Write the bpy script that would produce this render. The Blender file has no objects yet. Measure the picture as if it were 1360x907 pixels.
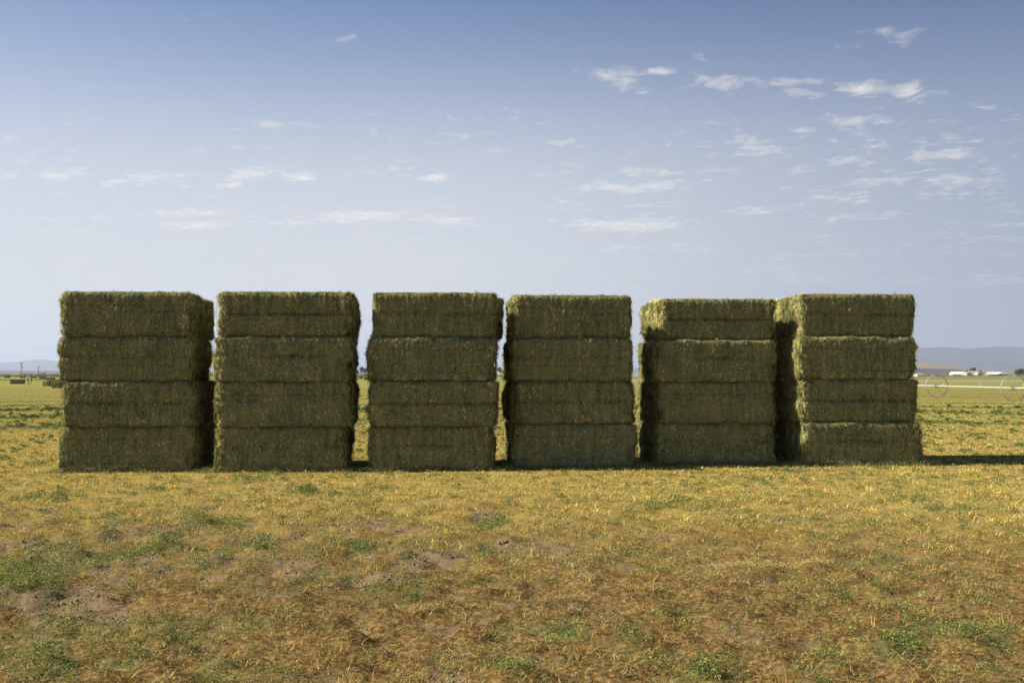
import bpy, math, random
import numpy as np
from mathutils import Vector, Matrix
R = math.radians
random.seed(7)
rng = np.random.default_rng(11)
scene = bpy.context.scene
COL = scene.collection

# ------------------------------------------------------------------ camera
F_PX = 1322.0           # focal length in photograph pixels (1360 wide) = 35 mm on 36 mm
HOR = 496.8             # horizon row in the photograph
CAM_H = 1.95
cam_d = bpy.data.cameras.new('camera'); cam = bpy.data.objects.new('camera', cam_d); COL.objects.link(cam)
cam_d.lens = 35.0; cam_d.sensor_width = 36.0; cam_d.clip_start = 0.1; cam_d.clip_end = 120000
PITCH = math.atan((HOR - 453.5) / F_PX)
cam.location = (0, 0, CAM_H); cam.rotation_euler = (math.pi / 2 + PITCH, 0, 0)
cam_d.dof.use_dof = True; cam_d.dof.focus_distance = 19.0; cam_d.dof.aperture_fstop = 5.6
scene.camera = cam

# ------------------------------------------------------------------ sky and sun
SUN_EL = R(40); SUN_TO = Vector((-math.cos(SUN_EL), -0.045 * math.cos(SUN_EL), math.sin(SUN_EL))).normalized()
world = bpy.data.worlds.new("World"); scene.world = world; world.use_nodes = True
wn = world.node_tree.nodes; wl = world.node_tree.links
bg = wn['Background']
sky = wn.new('ShaderNodeTexSky'); sky.sky_type = 'NISHITA'; sky.sun_disc = False
sky.sun_elevation = SUN_EL; sky.sun_rotation = math.atan2(SUN_TO.x, SUN_TO.y) % (2 * math.pi)
sky.air_density = 1.0; sky.dust_density = 0.6; sky.ozone_density = 3.0; sky.altitude = 300
# pale high haze thickens towards the horizon over the clear Nishita blue
wtc = wn.new('ShaderNodeTexCoord'); wsp = wn.new('ShaderNodeSeparateXYZ'); wl.new(wtc.outputs['Generated'], wsp.inputs[0])
wr = wn.new('ShaderNodeValToRGB'); wl.new(wsp.outputs['Z'], wr.inputs[0]); we = wr.color_ramp.elements; wr.color_ramp.interpolation = 'B_SPLINE'
we[0].position = 0.0; we[0].color = (.92, .92, .92, 1); we[1].position = 0.60; we[1].color = (0, 0, 0, 1)
for _p, _v in ((0.10, .93), (0.20, .74), (0.28, .34), (0.37, .02)):
    _e = we.new(_p); _e.color = (_v, _v, _v, 1)
wt = wn.new('ShaderNodeMix'); wt.data_type = 'RGBA'; wt.blend_type = 'MULTIPLY'; wt.inputs['Factor'].default_value = 1
wl.new(sky.outputs[0], wt.inputs['A']); wt.inputs['B'].default_value = (.58, .68, .82, 1)
wm = wn.new('ShaderNodeMix'); wm.data_type = 'RGBA'; wl.new(wr.outputs[0], wm.inputs['Factor'])
wl.new(wt.outputs['Result'], wm.inputs['A']); wm.inputs['B'].default_value = (5.75, 5.85, 6.1, 1)
# the sky is dimmer on the side away from the sun
wa = wn.new('ShaderNodeMapRange'); wa.interpolation_type = 'SMOOTHSTEP'; wl.new(wsp.outputs['X'], wa.inputs['Value'])
for _k, _v in (('From Min', -.15), ('From Max', .75), ('To Min', 0.0), ('To Max', 1.0)): wa.inputs[_k].default_value = _v
wb = wn.new('ShaderNodeMix'); wb.data_type = 'RGBA'; wl.new(wa.outputs['Result'], wb.inputs['Factor']); wb.inputs['A'].default_value = (1, 1, 1, 1); wb.inputs['B'].default_value = (.46, .53, .64, 1)
wd = wn.new('ShaderNodeVectorMath'); wd.operation = 'MULTIPLY'; wl.new(wm.outputs['Result'], wd.inputs[0]); wl.new(wb.outputs['Result'], wd.inputs[1])
wl.new(wd.outputs[0], bg.inputs['Color']); bg.inputs['Strength'].default_value = 0.065
sun_d = bpy.data.lights.new('sun', 'SUN'); sun = bpy.data.objects.new('sun', sun_d); COL.objects.link(sun)
sun_d.energy = 5.0; sun_d.angle = R(0.5); sun_d.color = (1.0, 0.90, 0.74)
sun.rotation_euler = SUN_TO.to_track_quat('Z', 'Y').to_euler()
scene.view_settings.view_transform = 'Standard'; scene.view_settings.look = 'None'
scene.view_settings.exposure = 1.0; scene.view_settings.gamma = 1.0
scene.view_settings.use_curve_mapping = False
scene.cycles.max_bounces = 6; scene.cycles.transparent_max_bounces = 8
scene.cycles.use_denoising = True; scene.cycles.denoiser = 'OPENIMAGEDENOISE'
scene.cycles.denoising_input_passes = 'RGB_ALBEDO_NORMAL'; scene.cycles.denoising_prefilter = 'ACCURATE'

# ------------------------------------------------------------------ helpers
def px_dir(px, py):
    """direction through photograph pixel, y component 1 (pitch folded into the horizon row)"""
    return (px - 680.0) / F_PX, (HOR - py) / F_PX
def at(px, D, z=0.0):
    return Vector(((px - 680.0) / F_PX * D, D, z))

def hsh(ix, iy, s):
    n = (ix.astype(np.int64) * 374761393 + iy.astype(np.int64) * 668265263 + s * 974711) & 0x7fffffff
    n = ((n ^ (n >> 13)) * 1274126177) & 0x7fffffff
    n = (n ^ (n >> 16)) & 0xffff
    return n / 65535.0
def vnoise(x, y, s=0):
    ix = np.floor(x); iy = np.floor(y); fx = x - ix; fy = y - iy
    fx = fx * fx * (3 - 2 * fx); fy = fy * fy * (3 - 2 * fy)
    ix = ix.astype(np.int64); iy = iy.astype(np.int64)
    a = hsh(ix, iy, s); b = hsh(ix + 1, iy, s); c = hsh(ix, iy + 1, s); d = hsh(ix + 1, iy + 1, s)
    return (a * (1 - fx) + b * fx) * (1 - fy) + (c * (1 - fx) + d * fx) * fy
def fbm(x, y, s=0, o=4):
    t = np.zeros_like(x, dtype=float); a = 0.5; n = 0
    for i in range(o):
        t += a * vnoise(x * 2 ** i + 17.3 * i, y * 2 ** i + 5.7 * i, s + i); n += a; a *= 0.5
    return t / n
def smooth(a, b, x):
    t = np.clip((x - a) / (b - a), 0, 1); return t * t * (3 - 2 * t)

def mesh_from(name, verts, faces_flat, loop_tot, mats=(), colors=None, attr=None, smooth_shade=False, mat_idx=None):
    me = bpy.data.meshes.new(name)
    verts = np.asarray(verts, dtype=np.float32); nv = len(verts)
    faces_flat = np.asarray(faces_flat, dtype=np.int32); loop_tot = np.asarray(loop_tot, dtype=np.int32)
    me.vertices.add(nv); me.vertices.foreach_set('co', verts.ravel())
    me.loops.add(len(faces_flat)); me.loops.foreach_set('vertex_index', faces_flat)
    me.polygons.add(len(loop_tot))
    st = np.zeros(len(loop_tot), dtype=np.int32); st[1:] = np.cumsum(loop_tot)[:-1]
    me.polygons.foreach_set('loop_start', st)
    me.polygons.foreach_set('loop_total', loop_tot)
    if mat_idx is not None: me.polygons.foreach_set('material_index', np.asarray(mat_idx, dtype=np.int32))
    if smooth_shade: me.polygons.foreach_set('use_smooth', np.ones(len(loop_tot), dtype=bool))
    if colors is not None:
        ca = me.color_attributes.new('col', 'FLOAT_COLOR', 'POINT')
        c4 = np.ones((nv, 4), dtype=np.float32); c4[:, :3] = colors
        ca.data.foreach_set('color', c4.ravel())
    for k, v in (attr or {}).items():
        a = me.attributes.new(k, 'FLOAT', 'POINT'); a.data.foreach_set('value', np.asarray(v, dtype=np.float32))
    me.update(calc_edges=True)
    for m in mats: me.materials.append(m)
    return me
def link(name, me, parent=None, loc=None, label=None, cat=None, group=None, kind=None):
    o = bpy.data.objects.new(name, me); COL.objects.link(o)
    if parent is not None: o.parent = parent
    if loc is not None: o.location = loc
    if label: o['label'] = label
    if cat: o['category'] = cat
    if group: o['group'] = group
    if kind: o['kind'] = kind
    return o

class MB:
    """small mesh collector for modelled objects"""
    def __init__(s): s.v = []; s.f = []
    def box(s, x0, x1, y0, y1, z0, z1):
        b = len(s.v); s.v += [(x, y, z) for z in (z0, z1) for y in (y0, y1) for x in (x0, x1)]
        for q in ((0, 2, 3, 1), (4, 5, 7, 6), (0, 1, 5, 4), (2, 6, 7, 3), (0, 4, 6, 2), (1, 3, 7, 5)): s.f.append([b + i for i in q])
        return s
    def tube(s, pts, rad, n=8, closed=False):
        b = len(s.v); P = [Vector(p) for p in pts]; m = len(P)
        rr = rad if isinstance(rad, (list, tuple)) else [rad] * m
        for i, p in enumerate(P):
            if closed: d = (P[(i + 1) % m] - P[i - 1])
            else: d = P[min(i + 1, m - 1)] - P[max(i - 1, 0)]
            d.normalize(); up = Vector((0, 0, 1)) if abs(d.z) < 0.9 else Vector((0, 1, 0))
            u = d.cross(up).normalized(); w = u.cross(d)
            for k in range(n):
                a = 2 * math.pi * k / n; s.v.append(tuple(p + (u * math.cos(a) + w * math.sin(a)) * rr[i]))
        for i in range(m if closed else m - 1):
            j = (i + 1) % m
            for k in range(n):
                s.f.append([b + i * n + k, b + i * n + (k + 1) % n, b + j * n + (k + 1) % n, b + j * n + k])
        if not closed:
            s.f.append([b + k for k in range(n)][::-1]); s.f.append([b + (m - 1) * n + k for k in range(n)])
        return s
    def prism(s, pts, y0, y1):
        b = len(s.v); n = len(pts)
        s.v += [(x, y0, z) for x, z in pts] + [(x, y1, z) for x, z in pts]
        s.f.append([b + i for i in range(n)]); s.f.append([b + n + i for i in range(n)][::-1])
        for i in range(n): s.f.append([b + i, b + n + i, b + n + (i + 1) % n, b + (i + 1) % n])
        return s
    def build(s, name, mat, parent=None, **k):
        me = bpy.data.meshes.new(name); me.from_pydata(s.v, [], s.f); me.materials.append(mat); me.update()
        return link(name, me, parent, **k)

# ------------------------------------------------------------------ materials
def new_mat(name):
    m = bpy.data.materials.new(name); m.use_nodes = True; nt = m.node_tree; nt.nodes.clear()
    out = nt.nodes.new('ShaderNodeOutputMaterial'); return m, nt.nodes, nt.links, out
def simple(name, color, rough=0.8, metal=0.0, var=0.15, scale=3.0):
    m, n, l, out = new_mat(name); p = n.new('ShaderNodeBsdfPrincipled')
    tc = n.new('ShaderNodeTexCoord'); nz = n.new('ShaderNodeTexNoise'); nz.inputs['Scale'].default_value = scale; nz.inputs['Detail'].default_value = 5
    l.new(tc.outputs['Object'], nz.inputs['Vector'])
    mx = n.new('ShaderNodeMix'); mx.data_type = 'RGBA'
    mx.inputs['A'].default_value = tuple(c * (1 - var) for c in color) + (1,)
    mx.inputs['B'].default_value = tuple(min(1, c * (1 + var)) for c in color) + (1,)
    l.new(nz.outputs['Fac'], mx.inputs['Factor']); l.new(mx.outputs['Result'], p.inputs['Base Color'])
    p.inputs['Roughness'].default_value = rough; p.inputs['Metallic'].default_value = metal
    l.new(p.outputs[0], out.inputs['Surface']); return m
def fibre_mat(name, transl=0.25):
    m, n, l, out = new_mat(name)
    at_ = n.new('ShaderNodeAttribute'); at_.attribute_name = 'col'
    d = n.new('ShaderNodeBsdfDiffuse'); t = n.new('ShaderNodeBsdfTranslucent'); mx = n.new('ShaderNodeMixShader')
    mx.inputs[0].default_value = transl
    l.new(at_.outputs['Color'], d.inputs['Color']); l.new(at_.outputs['Color'], t.inputs['Color'])
    l.new(d.outputs[0], mx.inputs[1]); l.new(t.outputs[0], mx.inputs[2]); l.new(mx.outputs[0], out.inputs['Surface'])
    return m
M_FIB = fibre_mat('hay_fibre', 0.2)
M_BLADE = fibre_mat('grass_blade', 0.14)
M_LEAF = fibre_mat('leaf', 0.2)

simple_vc = fibre_mat('soil_crumb', 0.0)
def hay_mat():
    m, n, l, out = new_mat('hay'); p = n.new('ShaderNodeBsdfDiffuse')
    tc = n.new('ShaderNodeTexCoord'); oi = n.new('ShaderNodeObjectInfo')
    add = n.new('ShaderNodeVectorMath'); add.operation = 'ADD'
    cmb = n.new('ShaderNodeVectorMath'); cmb.operation = 'SCALE'; cmb.inputs[0].default_value = (31.0, 7.0, 3.0)
    l.new(oi.outputs['Random'], cmb.inputs['Scale']); l.new(tc.outputs['Object'], add.inputs[0]); l.new(cmb.outputs[0], add.inputs[1])
    def noise(sx, sy, sz, det=4, rough=0.6):
        mp = n.new('ShaderNodeMapping'); mp.inputs['Scale'].default_value = (sx, sy, sz)
        nz = n.new('ShaderNodeTexNoise'); nz.inputs['Scale'].default_value = 1; nz.inputs['Detail'].default_value = det; nz.inputs['Roughness'].default_value = rough
        l.new(add.outputs[0], mp.inputs['Vector']); l.new(mp.outputs[0], nz.inputs['Vector']); return nz.outputs['Fac']
    flake = noise(19, 1.5, 1.6, 4); fine = noise(110, 60, 26, 3, 0.75); blotch = noise(2.2, 2.2, 2.6, 4)
    def ramp(fac, stops):
        r = n.new('ShaderNodeValToRGB'); e = r.color_ramp.elements
        while len(e) < len(stops): e.new(0.5)
        for el, (pos, c) in zip(e, stops): el.position = pos; el.color = c + (1,)
        l.new(fac, r.inputs[0]); return r.outputs[0]
    def mix(f, a, b, bt='MIX'):
        x = n.new('ShaderNodeMix'); x.data_type = 'RGBA'; x.blend_type = bt
        if isinstance(f, float): x.inputs['Factor'].default_value = f
        else: l.new(f, x.inputs['Factor'])
        l.new(a, x.inputs['A']); l.new(b, x.inputs['B']); return x.outputs['Result']
    c1 = ramp(fine, [(0.32, (0.045, 0.052, 0.025)), (0.48, (0.16, 0.17, 0.08)), (0.68, (0.38, 0.37, 0.18))])
    c2 = ramp(flake, [(0.32, (0.72, 0.76, 0.74)), (0.5, (0.95, 0.95, 0.93)), (0.66, (1.18, 1.10, 1.0))])
    c3 = ramp(blotch, [(0.35, (0.82, 0.92, 0.85)), (0.6, (1.15, 1.03, 0.95))])
    c = mix(1.0, c1, c2, 'MULTIPLY'); c = mix(1.0, c, c3, 'MULTIPLY')
    l.new(c, p.inputs['Color'])
    b = n.new('ShaderNodeBump'); b.inputs['Strength'].default_value = 0.8; b.inputs['Distance'].default_value = 0.012
    l.new(fine, b.inputs['Height']); l.new(b.outputs[0], p.inputs['Normal'])
    l.new(p.outputs[0], out.inputs['Surface']); return m
M_HAY = hay_mat()
M_TWINE = simple('twine', (0.34, 0.22, 0.11), 0.8, 0, 0.2, 40)

# ------------------------------------------------------------------ ground patches, read as places on the field
SOIL = [(60,795,115,24),(20,715,65,11),(110,775,70,12),(690,722,85,13),(560,745,60,13),(510,772,50,11),(330,712,60,8),(225,705,35,6),
        (640,680,40,4),(765,717,45,7),(285,675,35,5),(270,765,55,7),(160,800,50,10),(480,715,25,9),(30,690,40,6),(440,700,30,5),
        (250,700,60,5),(545,700,45,4),(420,762,50,5),(380,690,40,4)]
GREEN = [(200,722,210,42,.62),(35,760,80,28,1.25),(480,745,140,30,.45),(250,880,260,22,.42),(1100,870,260,30,.5),(1150,800,180,22,.4),(100,738,80,16,.9),(150,780,50,14,.8),(345,722,26,10,1.1),(302,722,15,8,.9),(265,692,60,10,.8),(190,745,50,10,.7),
         (75,662,55,6,.6),(540,778,28,8,.9),(655,688,20,6,1.1),(650,735,35,6,.8),(468,725,28,10,.9),(465,770,18,9,.6),(60,850,60,9,.3),
         (690,890,50,16,.9),(490,868,18,9,.8),(745,842,45,12,.8),(1185,856,35,13,.9),(1120,815,50,8,.6),(1290,842,50,14,.9),
         (940,892,55,14,1.0),(1000,872,60,9,.6),(1080,770,60,8,.5),(408,656,32,3.2,1.3),(445,656,12,3,.9),(965,655,14,4,.7),(1310,790,40,8,.6),
         (1310,885,40,14,.9),(1120,880,45,12,.8),(40,892,60,12,.5),(1100,690,40,5,.5),(1250,680,60,7,.5),(180,680,70,9,.5),(410,735,30,9,.7),
         (1340,745,30,8,.5),(350,745,40,8,.6),(600,730,22,6,.5),(760,715,20,6,.5),(130,700,60,10,.5),(1040,800,60,6,.5)]
def to_px(x, y):
    yy = np.maximum(y, 2.0); return 680 + x / yy * F_PX, HOR + CAM_H / yy * F_PX
def masks(x, y):
    """soil, green, region tint for ground points"""
    px, py = to_px(x, y)
    wx = (fbm(x * 0.9, y * 0.9, 31, 3) - 0.5) * 90; wy = (fbm(x * 0.9, y * 0.9, 41, 3) - 0.5) * 26
    s = .34 * np.exp(-(((px - 330) / 430) ** 2 + ((py - 735) / 52) ** 2) ** 2); g = np.zeros_like(x)
    for (a, b, w, h) in SOIL:
        s = np.maximum(s, np.exp(-(((px + wx - a) / w) ** 2 + ((py + wy - b) / h) ** 2)))
    for (a, b, w, h, k) in GREEN:
        g = np.maximum(g, k * np.exp(-(((px + wx * .5 - a) / w) ** 2 + ((py + wy * .5 - b) / h) ** 2)))
    near = y < 40
    s = np.where(near & (y > 3), s, 0); g = np.where(near & (y > 3), g, 0)
    nz = fbm(x * 1.7, y * 1.7, 3, 4); nb = fbm(x * 0.35, y * 0.35, 9, 3); nf = fbm(x * 6, y * 6, 19, 2)
    ng = fbm(x * 16, y * 16, 23, 3)
    soil = smooth(0.30, 0.75, s * 1.05 + (nz - 0.5) * 1.1 + (nf - .5) * 1.3 + (ng - .5) * 1.5)
    # sparse bare specks everywhere near
    soil = np.maximum(soil, 0.6 * smooth(0.66, 0.85, fbm(x * 3.6, y * 2.6, 77, 4) * .7 + ng * .3) * near)
    green = smooth(0.30, 0.95, g * 1.1 + (fbm(x * 2.2, y * 2.2, 55, 3) - 0.5) * 1.5 + (nf - .5) * 1.1 + (ng - .5) * .5) * .9
    green = np.maximum(green, 0.55 * smooth(0.62, 0.75, fbm(x * 1.3, y * 1.3, 91, 4)))
    # mown swaths: arcs of greener regrowth crossing the whole field
    r = np.sqrt((x - 3) ** 2 + (y - 18) ** 2) + (fbm(x * 0.05, y * 0.05, 5, 3) - 0.5) * 5
    sw = 0.5 + 0.5 * np.cos(r * 2 * math.pi / 9.3)
    sw = smooth(0.60, 0.98, sw) * smooth(28, 42, y) * smooth(.18, .52, fbm(x * 0.05, y * 0.22, 8, 4))
    far = smooth(70, 170, y)
    return soil, np.clip(np.maximum(green * (1 - smooth(30, 60, y) * .6), sw * 1.25) , 0, 1), nb, far

def height(x, y):
    h = (fbm(x * 0.5, y * 0.5, 60, 3) - 0.5) * 0.10 + (fbm(x * 2.3, y * 2.3, 61, 3) - 0.5) * 0.07 + (fbm(x * 4.2, y * 4.2, 222, 3) - .5) * .14
    fade = 1 - smooth(13.0, 18.0, y) * (1 - 0.35 * smooth(26, 30, y) )
    fade = np.where(y > 80, 0, fade)
    return h * fade

# ------------------------------------------------------------------ ground sheet
def build_ground():
    ys = [-60, -30, -12, -4, 0, 2, 3.2]
    y = 4.0
    while y < 45000: ys.append(y); y *= 1.0085 if y < 400 else 1.03
    ys.append(46000.0); ys = np.array(ys)
    s_in = np.linspace(-0.75, 0.75, 380); s_o = np.array([0.85, 1.0, 1.3, 1.8, 2.6])
    ss = np.concatenate([-s_o[::-1], s_in, s_o])
    Y, S = np.meshgrid(ys, ss, indexing='ij')
    X = S * (np.maximum(Y, 4) + 5)
    X = np.where(Y < 4, X * 3, X)
    x = X.ravel(); y = Y.ravel()
    soil, green, nb, far = masks(x, y)
    z = height(x, y)
    # tyre-track lugs pressed into the bare soil
    tr = np.sin((x * 0.95 + y * 0.35) * 2 * math.pi / 0.32) * 0.5 + np.sin((y - x * .25) * 2 * math.pi / 0.55)
    z = z - soil * 0.02 + soil * (tr * 0.010 + (fbm(x * 9, y * 9, 630, 3) - .5) * .07) * (y < 30)
    nr, nc = Y.shape
    i = np.arange(nr - 1)[:, None] * nc + np.arange(nc - 1)[None, :]
    f = np.stack([i, i + 1, i + nc + 1, i + nc], -1).reshape(-1)
    m, n, l, out = new_mat('field')
    p = n.new('ShaderNodeBsdfDiffuse'); tc = n.new('ShaderNodeTexCoord')
    def noise(sc, det=4, vec=None, rough=0.6):
        nz = n.new('ShaderNodeTexNoise'); nz.inputs['Scale'].default_value = sc; nz.inputs['Detail'].default_value = det; nz.inputs['Roughness'].default_value = rough
        l.new(vec or tc.outputs['Object'], nz.inputs['Vector']); return nz.outputs['Fac']
    def ramp(fac, stops):
        r = n.new('ShaderNodeValToRGB'); e = r.color_ramp.elements
        while len(e) < len(stops): e.new(0.5)
        for el, (pos, c) in zip(e, stops): el.position = pos; el.color = c + (1,)
        l.new(fac, r.inputs[0]); return r.outputs[0]
    def attr(nm):
        a = n.new('ShaderNodeAttribute'); a.attribute_name = nm; return a.outputs['Fac']
    def mix(f, a, b, bt='MIX'):
        x_ = n.new('ShaderNodeMix'); x_.data_type = 'RGBA'; x_.blend_type = bt
        for sck, v in ((x_.inputs['Factor'], f), (x_.inputs['A'], a), (x_.inputs['B'], b)):
            if isinstance(v, float): sck.default_value = v
            elif isinstance(v, tuple): sck.default_value = v + (1,)
            else: l.new(v, sck)
        return x_.outputs['Result']
    fine = noise(22, 5); mid = noise(1.6, 5); big = noise(0.09, 4)
    litter = ramp(fine, [(0.3, (0.035, 0.022, 0.01)), (0.5, (0.12, 0.078, 0.03)), (0.7, (0.27, 0.18, 0.065))])
    litter2 = ramp(mid, [(0.35, (0.21, 0.14, 0.04)), (0.5, (0.28, 0.21, 0.06)), (0.65, (0.26, 0.23, 0.07))])
    farfac = attr('far')
    c = mix(attr('nearfar'), litter, litter2); c = mix(attr('olive'), c, ramp(mid, [(0.35, (0.16, 0.145, 0.045)), (0.5, (0.22, 0.20, 0.06)), (0.65, (0.25, 0.225, 0.07))]))
    grn = ramp(noise(14, 5), [(0.35, (0.045, 0.05, 0.02)), (0.55, (0.12, 0.125, 0.04)), (0.7, (0.24, 0.21, 0.08))])
    c = mix(attr('green'), c, grn)
    # broad strips of other crops beyond the stubble
    sx = n.new('ShaderNodeSeparateXYZ'); l.new(tc.outputs['Object'], sx.inputs[0])
    strips = ramp(attr('strip'), [(0.0, (0.21, 0.20, 0.06)), (0.2, (0.17, 0.20, 0.06)), (0.38, (0.26, 0.21, 0.13)), (0.52, (0.19, 0.14, 0.11)), (0.58, (0.13, 0.17, 0.055)), (0.92, (0.15, 0.185, 0.06)), (0.95, (0.28, 0.22, 0.14))])
    c = mix(farfac, c, strips)
    soilc = ramp(noise(9, 6, None, 0.7), [(0.3, (0.075, 0.053, 0.030)), (0.5, (0.15, 0.11, 0.066)), (0.7, (0.22, 0.165, 0.105))])
    c = mix(attr('soil'), c, soilc)
    l.new(c, p.inputs['Color'])
    b = n.new('ShaderNodeBump'); b.inputs['Strength'].default_value = 0.9; b.inputs['Distance'].default_value = 0.02
    l.new(fine, b.inputs['Height']); l.new(b.outputs[0], p.inputs['Normal'])
    l.new(p.outputs[0], out.inputs['Surface'])
    nearfar = .85 * smooth(8, 17, y) + .15 * smooth(25, 60, y)
    # strip coordinate: 0 at 150 m, 1 at 1000 m, right-hand side carries brown and green bands
    strip = np.clip(np.log(np.maximum(y + 0.12 * x, 100) / 150) / math.log(1100 / 150), 0, 1)
    strip = np.where(x < 0, strip * 0.30, strip)
    farm = smooth(120, 190, y)
    me = mesh_from('field', np.stack([x, y, z], 1), f, np.full(len(f) // 4, 4), [m],
                   attr={'soil': soil * (y < 60), 'green': green * (1 - farm), 'far': farm, 'nearfar': nearfar, 'olive': .8 * smooth(28, 75, y), 'strip': strip}, smooth_shade=True)
    link('field', me, kind='structure')
build_ground()

# ------------------------------------------------------------------ blades, stubble and straw
def blades(name, base, head, hgt, lean, wid, col, mat=M_BLADE, up=None):
    """5-vertex curved blades. base (N,3); head = lean direction; lean = horizontal reach"""
    N = len(base)
    dx = np.cos(head); dy = np.sin(head)
    wa = rng.uniform(0, math.pi * 2, N); wx = np.cos(wa) * wid * .5; wy = np.sin(wa) * wid * .5
    z0 = np.zeros(N)
    b0 = base + np.stack([-wx, -wy, z0], 1); b1 = base + np.stack([wx, wy, z0], 1)
    midp = base + np.stack([dx * lean * .35, dy * lean * .35, hgt * .62], 1)
    m0 = midp + np.stack([-wx * .85, -wy * .85, z0], 1); m1 = midp + np.stack([wx * .85, wy * .85, z0], 1)
    tip = base + np.stack([dx * lean, dy * lean, hgt], 1)
    V = np.stack([b0, b1, m1, m0, tip], 1).reshape(-1, 3)
    i = np.arange(N)[:, None] * 5
    F = (i + np.array([[0, 1, 2, 0, 2, 3, 3, 2, 4]])).reshape(-1)
    C = np.repeat(col, 5, axis=0)
    return mesh_from(name, V, F, np.full(3 * N, 3), [mat], colors=C)

def sample_ground(N, y0, y1, power, margin=0.57):
    """points in the wedge the photograph sees (with margin), area density ~ y^-power"""
    u = rng.random(N); e = 2 - power
    if abs(e) < 1e-6: y = y0 * (y1 / y0) ** u
    else: y = (y0 ** e + u * (y1 ** e - y0 ** e)) ** (1 / e)
    x = (rng.random(N) * 2 - 1) * (margin * y + 1.3)
    return x, y

BALE_ZONE = []   # filled by stacks; (cx, cy, ux, uy, halfx, depth)
PAL_STRAW = np.array([(0.62, 0.445, 0.11), (0.72, 0.57, 0.19), (0.54, 0.38, 0.09), (0.58, 0.48, 0.12), (0.44, 0.43, 0.10)])
PAL_BROWN = np.array([(0.38, 0.165, 0.055), (0.46, 0.24, 0.08), (0.23, 0.12, 0.045), (0.50, 0.29, 0.09), (0.12, 0.075, 0.035)])
PAL_GREEN = np.array([(0.10, 0.14, 0.045), (0.16, 0.20, 0.06), (0.23, 0.27, 0.08), (0.075, 0.105, 0.04), (0.33, 0.34, 0.10)])
PAL_PALE = np.array([(0.66, 0.56, 0.30), (0.58, 0.50, 0.24), (0.72, 0.62, 0.36)])
def pick(pal, N): 
    c = pal[rng.integers(0, len(pal), N)]
    return c * (0.8 + 0.4 * rng.random((N, 1)))
def blade_colour(x, y, soil, green, nb):
    N = len(x)
    brown_p = 0.05 + 0.24 * smooth(0.42, 0.62, fbm(x * 0.8, y * 0.8, 101, 3)) + .38 * smooth(.50, .62, fbm(x * 3.1, y * 3.1, 104, 3)) + 0.34 * (1 - smooth(6.5, 12.5, y)) + 0.15 * smooth(.45, .6, nb)
    brown_p = brown_p * (1 - 0.45 * smooth(12, 17, y))
    c = pick(PAL_STRAW, N)
    r = rng.random(N)
    br = pick(PAL_BROWN, N); gr = pick(PAL_GREEN, N); pl = pick(PAL_PALE, N)
    c = np.where((r < brown_p)[:, None], br, c)
    r2 = rng.random(N); c = np.where((r2 < 0.05)[:, None], pl, c)
    r3 = rng.random(N); c = np.where((r3 < 0.16 + .42 * smooth(.52, .66, fbm(x * 2.6, y * 2.6, 108, 3)) + 0.36 * smooth(24, 50, y) + 0.45 * green)[:, None], gr, c)
    return c
def clear_of_bales(x, y):
    keep = np.ones(len(x), bool)
    for (cx, cy, ux, uy, hx, dp) in BALE_ZONE:
        a = (x - cx) * ux + (y - cy) * uy; b = -(x - cx) * uy + (y - cy) * ux
        keep &= ~((np.abs(a) < hx - .02) & (b > 0.02) & (b < dp))
    return keep

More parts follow.
